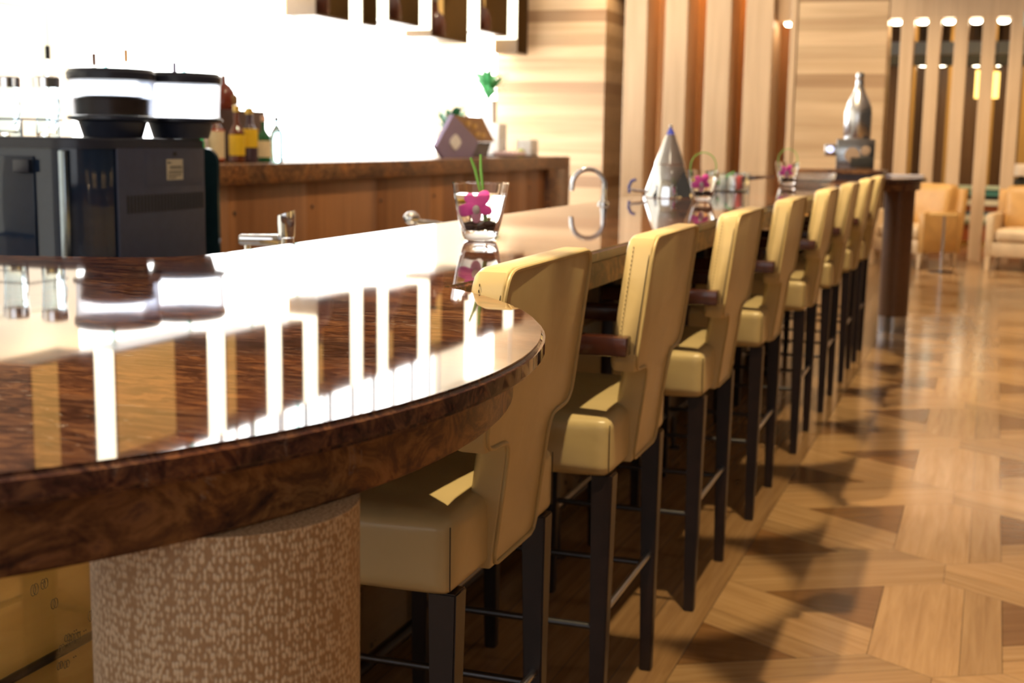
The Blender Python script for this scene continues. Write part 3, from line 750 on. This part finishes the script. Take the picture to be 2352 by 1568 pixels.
def bottle(label, x, y, h, r, gm, lm=None, neck=.35, cap=None, liquid=None, rot=0, lz=(.25, .7), kind='bottle', nr=.3, body=None):
    t = thing('liquor_bottle', label, 'bottle', (x, y, ZB), 0, 'liquor bottles on the back counter')
    hb_ = h*(1-neck)
    prof = body or [(r*.9, 0), (r, .006), (r, hb_*.88), (r*.9, hb_*.95), (r*.55, hb_+h*.05), (r*nr, hb_+h*.12), (r*nr, h*.9), (r*nr*1.15, h*.905), (r*nr*1.15, h*.925)]
    bm = BM(); lathe(bm, prof, n=26); obj('bottle_glass', bm, gm, t)
    if cap: bm = BM(); lathe(bm, [(r*nr*1.18, h*.89), (r*nr*1.2, h), (r*nr*.9, h+.002)], n=18); obj('cap', bm, cap, t)
    if lm: bm = BM(); lathe(bm, [(r*1.012, hb_*lz[0]), (r*1.012, hb_*lz[1])], n=26, cap=False); obj('bottle_label', bm, lm, t)
    return t
CREAML = simple('cream_label', (.85, .70, .42), .5); YELL = simple('yellow_label', (.85, .55, .02), .5); REDL = simple('red_band', (.55, .07, .03), .5)
GOLDC = simple('gold_foil', (.75, .50, .10), .35, .3); BLKC = simple('black_cap', (.02, .02, .03), .4); PINKC = simple('peach_cap', (.8, .5, .35), .5)
BROWNL = simple('brown_liquor', (.14, .035, .01), .08); AMBL = simple('amber_liquor', (.45, .18, .01), .08); DKG = simple('dark_green_bottle', (.01, .10, .03), .08); DKL = simple('dark_liquor', (.07, .04, .05), .1)
bottle('round green bottle peeking out behind the coffee machine', -4.961, 7.485, 0.294, 0.0601, GREENG, CREAML, .45, None, lz=(.3, .6))  # bottle positions and sizes from image pixels, then scaled about the camera
bottle('brown bottle just right of the coffee machine edge', -5.039, 7.637, 0.274, 0.0392, BROWNL, None, .35, None)
bt = bottle('bottle with a cream label trimmed in red and a gold cap', -4.961, 7.718, 0.400, 0.0601, BROWNL, CREAML, .42, GOLDC, lz=(.14, .95))
b = BM()
for z0_, z1_ in ((.024, .034), (.215, .226)): lathe(b, [(.0613, z0_), (.0613, z1_)], n=26, cap=False)
obj('label_trim', b, REDL, bt)
bottle('slim amber bottle behind the yellow labelled one', -5.118, 7.899, 0.326, 0.0392, AMBL, None, .3, PINKC)
bottle('dark whisky bottle with a bright yellow label and long pale neck', -4.961, 7.986, 0.392, 0.0548, BROWNL, YELL, .42, GOLDC, lz=(.22, .85), nr=.36)
bottle('stout clear shouldered bottle with a yellow oval label and yellow cap', -4.961, 8.149, 0.379, 0.0601, DKL, YELL, .38, GOLDC, lz=(.45, 1.0), nr=.4)
bottle('green bottle with a pale square label', -4.961, 8.342, 0.326, 0.0522, DKG, CREAML, .4, PINKC, lz=(.18, .78))
bottle('pale blue clear gin bottle at the right end of the group', -4.961, 8.527, 0.326, 0.0470, glass('blue_gin', (.55, .92, 1)), None, .3, BLKC)
b = BM(); box(b, -5.44, -5.20, 8.05, 8.77, ZB, 1.476, .004); o = obj('riser_box', b, DARKBOX); tag(o, 'dark wooden riser box behind the liquor bottles', 'box')
dc = thing('brandy_decanter', 'squat round brandy decanter standing on the dark riser box', 'decanter', (-5.31, 8.38, 1.4765)); dc.scale = (1.3,)*3
b = BM(); lathe(b, [(.058, 0), (.064, .01), (.068, .05), (.060, .10), (.040, .132), (.016, .150), (.014, .185), (.02, .188)], n=32); obj('decanter_glass', b, simple('brandy_red', (.16, .03, .015), .05), dc)
b = BM(); lathe(b, [(.030, 0), (.033, .01), (.033, .04), (.02, .055)], n=20)
for v in b.verts: v.co = Vector((v.co.x*.3+.062, v.co.y+.012, v.co.z+.03))
obj('decanter_label', b, simple('bronze_label', (.22, .12, .04), .4), dc)
b = BM(); sphere(b, (0, 0, .205), .018, (1, 1, 1.1)); obj('stopper', b, CLRB, dc)
for k, (y, h, l, cp) in enumerate(((6.302, .68, 'tall clear bottle with a black cap above the jars', BLKC), (6.718, .666, 'tall clear bottle with a brown pourer above the larger hopper', simple('brown_pourer', (.25, .14, .1), .4)), (7.033, .71, 'tall clear bottle with a thin orange pourer', simple('orange_pourer', (.9, .5, .15), .4)), (7.64, .666, 'tall clear bottle with a violet cap beside the smaller hopper', simple('violet_cap', (.2, .2, .4), .4)))):
    bottle(l, -5.16 if k < 3 else -5.22, y, h, .058, CLRB, None, .32, cp, nr=.22)

# wooden menu box, cups and plants on the back counter
mb = thing('wooden_chest', 'dark wooden box tilted on one corner with a white emblem on its side', 'box', (-5.04, 12.40, ZB)); mb.scale = (1.3,)*3
# box tilted 45 degrees: axis along -X
def tilted(x0, x1, s_, name, mat_, off=(0, 0)):
    bm = BM(); box(bm, x0, x1, -s_/2, s_/2, -s_/2, s_/2, .004)
    return bm
bm = BM(); L_, Hh = .30, .24
ptsY = [(-.62, .10), (-.32, .325), (.34, .08), (.10, -.0)]
prof_ = [(-.60, .075), (-.30, .325), (.10, .0005), (-.42, .0005)]
def slab_yz(bm, prof, x0, x1):
    a_ = [bm.verts.new((x0, y, z)) for y, z in prof]; b_ = [bm.verts.new((x1, y, z)) for y, z in prof]
    bm.faces.new(a_); bm.faces.new(b_)
    for i in range(len(prof)): bm.faces.new((a_[i], a_[(i+1) % len(prof)], b_[(i+1) % len(prof)], b_[i]))
# side board facing the room (long diamond) and the slanted lid running back
sideP = [(-.60, .085), (-.28, .325), (.24, .125), (.10, .0005), (-.46, .0005)]
slab_yz(bm, sideP, -.02, .012); obj('side_board', bm, simple('violet_brown_board', (.22, .17, .30), .35), mb)
bm = BM(); slab_yz(bm, [(-.28, .322), (.235, .122), (.70, .12), (.42, .315)], -.05, -.022); obj('lid', bm, simple('lid_wood', (.30, .15, .05), .3), mb)
for yy, zz in ((.10, .26), (.24, .24), (.30, .18), (.42, .17)):
    bm = BM(); box(bm, -.0215, -.016, yy-.05, yy+.05, zz-.02, zz+.02, .002); obj('inlay', bm, simple('inlay_gold', (.60, .36, .10), .35) if 'inlay_gold' not in MATS else MATS['inlay_gold'], mb)
bm = BM(); slab_yz(bm, [(.10, .0005), (.24, .122), (.69, .117), (.60, .0005)], -.10, -.052); obj('rear_board', bm, DARKBOX, mb)
bm = BM(); lathe(bm, [(.075, 0), (.075, .004)], n=24, sq=1.3); bmesh.ops.rotate(bm, cent=(0, 0, 0), matrix=Matrix.Rotation(math.pi/2, 3, 'Y'), verts=bm.verts)
for v in bm.verts: v.co = Vector((v.co.x+.0125, v.co.y*1.5-.24, v.co.z*.8+.118))
obj('emblem', bm, WHITEC, mb)
for k, (x, y, z, s_, l) in enumerate(((-4.96, 14.04, ZB, .19, 'white square candle holder at the right end of the back counter'), (-5.25, 13.80, ZB+.0, .19, 'white square candle holder behind the nearer one'))):
    h_ = thing('candle_holder', l, 'candle holder', (x, y, z), 0, 'white candle holders on the back counter')
    b = BM(); box(b, -s_*.5, s_*.5, -s_*.7, s_*.7, 0, .012, .002); obj('base', b, BLKC, h_)
    b = BM(); box(b, -s_*.46, s_*.46, -s_*.66, s_*.66, .0125, .19 if k == 0 else .36, .012); obj('cup', b, WHITEC, h_)
b = BM(); sphere(b, (0, 0, .035), .035); lathe(b, [(.02, 0), (.02, .01)], n=16); o = obj('glass_ball', b, simple('green_ball', (.45, .5, .12), .1)); o.location = (-4.86, 13.55, ZB); o.scale = (1.3,)*3; tag(o, 'small olive green ball beside the tilted wooden box', 'ornament')
b = BM(); cushion(b, -.12, .12, -.20, .20, 0, .045, .018, (0, 0, .01), 6); o = obj('folded_cloth', b, simple('pink_cloth', (.75, .55, .55), .8)); o.location = (-4.86, 13.20, ZB+.012); tag(o, 'folded pale pink cloth in front of the candle holders', 'cloth')
def plant(label, loc, n, h, spread, mat_, pot):
    t = thing('potted_plant', label, 'plant', loc); rp = random.Random(int(loc[1]*100))
    if pot: b = BM(); lathe(b, [(.07, 0), (.09, .1), (.085, .1), (.07, .09), (.001, .085)], n=24, cap=False); obj('pot', b, pot, t)
    b = BM(); 
    for k in range(n):
        a_ = rp.random()*6.283; hh = h*rp.uniform(.35, 1.05); sp = spread*rp.uniform(.3, 1.5); wv = .034*rp.uniform(.7, 1.3); prev = None
        for i in range(7):
            u = i/6; c = Vector((math.cos(a_)*sp*u**1.4, math.sin(a_)*sp*u**1.4, .09+hh*math.sin(u*1.9)/math.sin(1.9 if u < .01 else 1.57)))
            w_ = wv*math.sin(math.pi*(u*.9+.08)); s_ = Vector((-math.sin(a_), math.cos(a_), 0))*w_
            cur = [b.verts.new(c+s_), b.verts.new(c+Vector((0, 0, .004))), b.verts.new(c-s_)]
            if prev:
                for q in (0, 1): b.faces.new((prev[q], prev[q+1], cur[q+1], cur[q]))
            prev = cur
    obj('leaves', b, mat_, t); return t
plant('low leafy green plant behind the tilted wooden box', (-5.38, 12.80, ZB), 30, .40, .30, simple('plant_green', (.03, .18, .08), .4), BLKC)
pl2 = plant('bright green plant in a tall white square vase against the wooden pier', (-5.42, 14.0, ZB+.52), 36, .34, .24, simple('plant_light', (.10, .45, .16), .4), None)
b = BM(); lathe(b, [(.10, -.52), (.106, -.50), (.106, .10), (.10, .10), (.097, -.48), (.001, -.482)], n=4, cap=False, rot=math.pi/4); obj('tall_vase', b, WHITEC, pl2, False)

# ------------------------------------------------------------------ hanging display boxes
DISP = [(11.41, 12.12, 2.44, 1), (12.41, 12.76, 2.44, 0), (13.03, 13.84, 2.53, 1), (14.17, 15.29, 2.45, 1), (15.68, 16.70, 2.64, 1), (17.07, 17.50, 2.45, 0),  # box spans from image pixels, cast onto a plane farther from the camera
        (10.71, 11.12, 2.62, 0), (9.74, 10.43, 2.58, 0), (8.20, 9.46, 2.50, 0), (7.26, 7.96, 2.46, 0)]
LD = ['amber display box with a dark bottle, first from the left at the top', 'narrow amber display box between two wider ones', 'amber display box with a round decanter, third from the left',
      'widest amber display box hanging lowest, with a red bottle', 'amber display box right of the widest one, with a slim necked bottle', 'narrow dark display box beside the wooden pier',
      'display box above the frame, next to the visible row', 'display box above the frame, second from the visible row', 'long display box above the frame', 'display box above the frame, leftmost one']
DG = simple('display_frame', (.10, .055, .02), .35)
for k, ((y0, y1, z0, bt_), l) in enumerate(zip(DISP, LD)):
    d_ = thing('display_box', l, 'display box', (-6.2, (y0+y1)/2, z0), 0, 'amber display boxes hanging above the back counter')
    hw = (y1-y0)/2; H_ = 3.45-z0
    b = BM(); box(b, -.32, 0, -hw, hw, 0, .022); box(b, -.32, 0, -hw, hw, H_-.022, H_); box(b, -.32, 0, -hw, -hw+.018, .0225, H_-.0225); box(b, -.32, 0, hw-.018, hw, .0225, H_-.0225); obj('frame', b, DG, d_, False)
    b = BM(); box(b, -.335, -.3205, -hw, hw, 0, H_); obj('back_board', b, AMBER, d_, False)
    b = BM(); box(b, -.12, -.11, -.02, .02, H_+.0005, CEIL-z0); obj('hanger', b, STEEL, d_, False)
    if bt_:
        bb = thing('display_bottle', '', 'bottle', (-6.34, (y0+y1)/2-hw*.25, z0+.0235), 0, 'bottles inside the display boxes')
        bb.scale = (1.6,)*3; bb['label'] = {0: 'dark decanter inside the first display box from the left', 2: 'round dark decanter inside the third display box', 3: 'red brown bottle with a cap inside the widest display box', 4: 'dark bottle with a slim neck inside the box right of the widest'}[k]
        b = BM(); lathe(b, [(.08, 0), (.088, .02), (.086, .10), (.066, .16), (.030, .19), (.022, .26)], n=24); obj('bottle_glass', b, simple('display_liquor_%d' % k, (.10, .03, .015), .15), bb)
        b = BM(); lathe(b, [(.028, .2605), (.028, .30)], n=16); obj('cap', b, simple('pewter_%d' % k, (.25, .22, .18), .4), bb)

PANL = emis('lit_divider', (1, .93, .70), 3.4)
seq = sorted(DISP)
WD = ['leftmost', 'second from the left', 'third from the left', 'fourth from the left', 'just left of the first visible box', 'between the first two visible boxes', 'right of the narrow box', 'left of the widest box', 'right of the widest box', 'next to the wooden pier']
for k, (p_, q_) in enumerate(zip(seq, seq[1:])):
    z0 = max(p_[2], q_[2])-.0
    b = BM(); box(b, -.30, 0, p_[1]+.004, q_[0]-.004, 0, 3.45-z0, .003)
    o = obj('light_panel', b, PANL, None, False); o.location = (-6.205, 0, z0)
    tag(o, 'glowing cream panel between display boxes, '+WD[k], 'light panel', 'glowing panels between the display boxes')
# ------------------------------------------------------------------ ceiling fittings
LAMPE = emis('lamp_lens', (1, .86, .62), 22.); RING = simple('lamp_ring', (.7, .65, .58), .4)
def downlight(label, x, y, z, r, group, e=LAMPE, dome=.009):
    t = thing('ceiling_light', label, 'ceiling light', (x, y, z), 0, group)
    b = BM(); lathe(b, [(r*1.25, -.001), (r*1.25, -.010), (r*1.02, -.010), (r*1.02, -.001)], n=28, cap=False); obj('lamp_trim', b, RING, t)
    b = BM(); lathe(b, [(r, -.002), (r, -dome*.6), (r*.7, -dome*.9), (.001, -dome)], n=24); obj('lamp_lens', b, e, t)
    return t
for i, y in enumerate(KEY_Y): downlight('recessed ceiling spotlight above the bar counter, out of the frame', -1.57, y, CEIL, .035, 'spotlights above the bar')
uc = thing('added_counter_lamp', 'unseen lamp added under the rounded bar end to brighten the ringed panel', 'lamp', (-.93, 1.28, .975))
b = BM(); lathe(b, [(.022, 0), (.022, .024)], n=20); obj('lamp_body', b, STEEL, uc)
for y in SEAT_Y: downlight('recessed narrow spotlight above the bar stools, out of the frame', -.28, y, CEIL, .035, 'spotlights above the stools')
for i, (x, y) in enumerate(AISLE): downlight('recessed ceiling light above the open parquet aisle', x, y, CEIL, .05, 'lights above the aisle')
DLN = ['behind the gap left of the far wooden pier', 'just right of the far wooden pier', 'second from the far wooden pier', 'fourth from the right', 'third from the right end', 'rightmost in view']
for n_, x in zip(DLN, (-2.387, -1.174, -.887, -.598, -.309, -.019)):
    downlight('bright recessed light in the screen header, '+n_, x, 15.99, 2.709, .058, 'lights in the slatted screen header', LAMPE, .05)
for x in (.27, .56, .85): downlight('recessed light in the screen header beyond the right edge of view', x, 15.99, 2.709, .058, 'lights in the slatted screen header', LAMPE, .05)
for n_, x in zip(('leftmost', 'second from left', 'third from left', 'rightmost'), (-1.341, -1.007, -.435, -.095)):
    t = downlight('small distant ceiling light seen through the slats, '+n_, x, 25.0, 2.79, .09, 'small far ceiling lights', LAMPE, .10)
    b = BM(); tube(b, [(0, 0, 0), (0, 0, CEIL-2.79)], .06, 16); obj('lamp_stem', b, DG, t)
for n_, x, z0, z1 in (('left', -.295, 1.97, 2.36), ('right', -.08, 1.97, 2.34)):
    t = thing('pendant_lamp', '%s glowing yellow tube lamp seen between the far slats' % n_, 'pendant lamp', (x, 20.0, z0), 0, 'yellow tube lamps beyond the slats')
    b = BM(); lathe(b, [(.055, 0), (.055, z1-z0)], n=20); obj('lamp_shade', b, emis('lamp_yellow_'+n_, (1, .62, .16), 2.4), t)
    b = BM(); tube(b, [(0, 0, z1-z0+.001), (0, 0, CEIL-z0)], .006, 8); obj('cord', b, INK, t)
t = thing('track_spotlight', 'small dark spotlight hanging at the top right corner', 'spotlight', (.205, 14.5, 2.50))
b = BM(); tube(b, [(0, 0, .0), (0, 0, .15)], .035, 18); obj('lamp_head', b, simple('grey_lamp', (.2, .25, .22), .4), t)
b = BM(); tube(b, [(0, 0, .151), (0, 0, CEIL-2.50)], .008, 10); obj('stem', b, DKSTEEL, t)

# ------------------------------------------------------------------ lounge
def armchair(label, loc, rz):
    t = thing('armchair', label, 'armchair', loc, rz, 'tan leather armchairs by the slatted screen')
    # local: front is -y
    b = BM(); cushion(b, -.27, .27, -.33, .22, .30, .44, .045, (0, .01, .02), 10); obj('seat_cushion', b, TANS, t)
    b = BM(); cushion(b, -.27, .27, .10, .27, .42, .88, .05, (0, .02, .01), 10)
    for v in b.verts: v.co.y += (v.co.z-.42)*.18
    obj('back_cushion', b, TAN, t)
    b = BM(); box(b, -.36, .36, .22, .30, .14, .84, .02)
    for v in b.verts: v.co.y += max(0, v.co.z-.42)*.20
    obj('backrest', b, TAN, t)
    for s_ in (-1, 1):
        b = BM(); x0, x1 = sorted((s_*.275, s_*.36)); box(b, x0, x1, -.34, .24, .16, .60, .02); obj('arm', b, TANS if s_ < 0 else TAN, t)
    b = BM(); box(b, -.35, .35, -.335, .26, .15, .298, .012); obj('seat_frame', b, TANS, t)
    for sx in (-1, 1):
        for sy in (-1, 1):
            b = BM(); taper(b, sx*.32, -.05+sy*.27, 0, .15, .035, .06, sx*.0, sy*.02); obj('leg', b, TANS, t)
    return t
armchair('tan leather armchair right behind the far bar column', (-.76, 15.02, 0), -.62)
armchair('tan leather armchair cut off by the right edge of the picture', (.36, 14.98, 0), -.18)
armchair('tan leather armchair mostly hidden between the last bar stool and the far column', (-1.75, 14.75, 0), .2)
sd = thing('side_table', 'small side table with a slim chrome stem beside the armchair', 'side table', (-.46, 14.30, 0))
b = BM(); box(b, -.15, .13, -.12, .12, .585, .605, .004); obj('table_top', b, simple('honey_top', (.62, .38, .13), .3), sd)
b = BM(); lathe(b, [(.015, .015), (.015, .584)], n=18); obj('stem', b, CHROME, sd)
b = BM(); lathe(b, [(.13, 0), (.13, .008), (.02, .014)], n=30); obj('base', b, DKSTEEL, sd)
cb = thing('low_shelf_unit', 'low shelf unit with teal and cream bands seen through the far slats', 'shelf unit', (0, 18.4, 0))
zz = 0
for nm, z0, z1, mt_, d0 in (('plinth', 0, .06, GOLDC, .05), ('lower_panel', .06, .28, RUST, 0), ('lower_shelf', .28, .33, simple('olive_band', (.25, .27, .17), .5), -.03), ('lower_cushion', .33, .40, PALET, -.02), ('blue_band', .40, .45, simple('blue_cloth', (.12, .30, .42), .7), .04), ('middle_panel', .45, .53, RUST, 0), ('upper_cushion', .53, .60, PALET, -.03), ('dark_band', .60, .66, INK, .05), ('teal_band', .66, .74, TEAL, 0), ('top_board', .74, .78, simple('pale_teal', (.55, .75, .62), .5), -.03)):
    b = BM(); box(b, -1.3, 2.0, d0, .35, z0+.0005, z1-.0005); obj(nm, b, mt_, cb, False)
tl = thing('table_lamp', 'white shaded lamp with a dark round body at the right edge', 'lamp', (.33, 18.55, .7805))
b = BM(); lathe(b, [(.05, 0), (.085, .04), (.085, .09), (.04, .13), (.02, .14)], n=24); obj('lamp_base', b, INK, tl)
b = BM(); lathe(b, [(.12, .145), (.11, .26), (.08, .30)], n=28); obj('lamp_shade', b, WHITEC, tl)
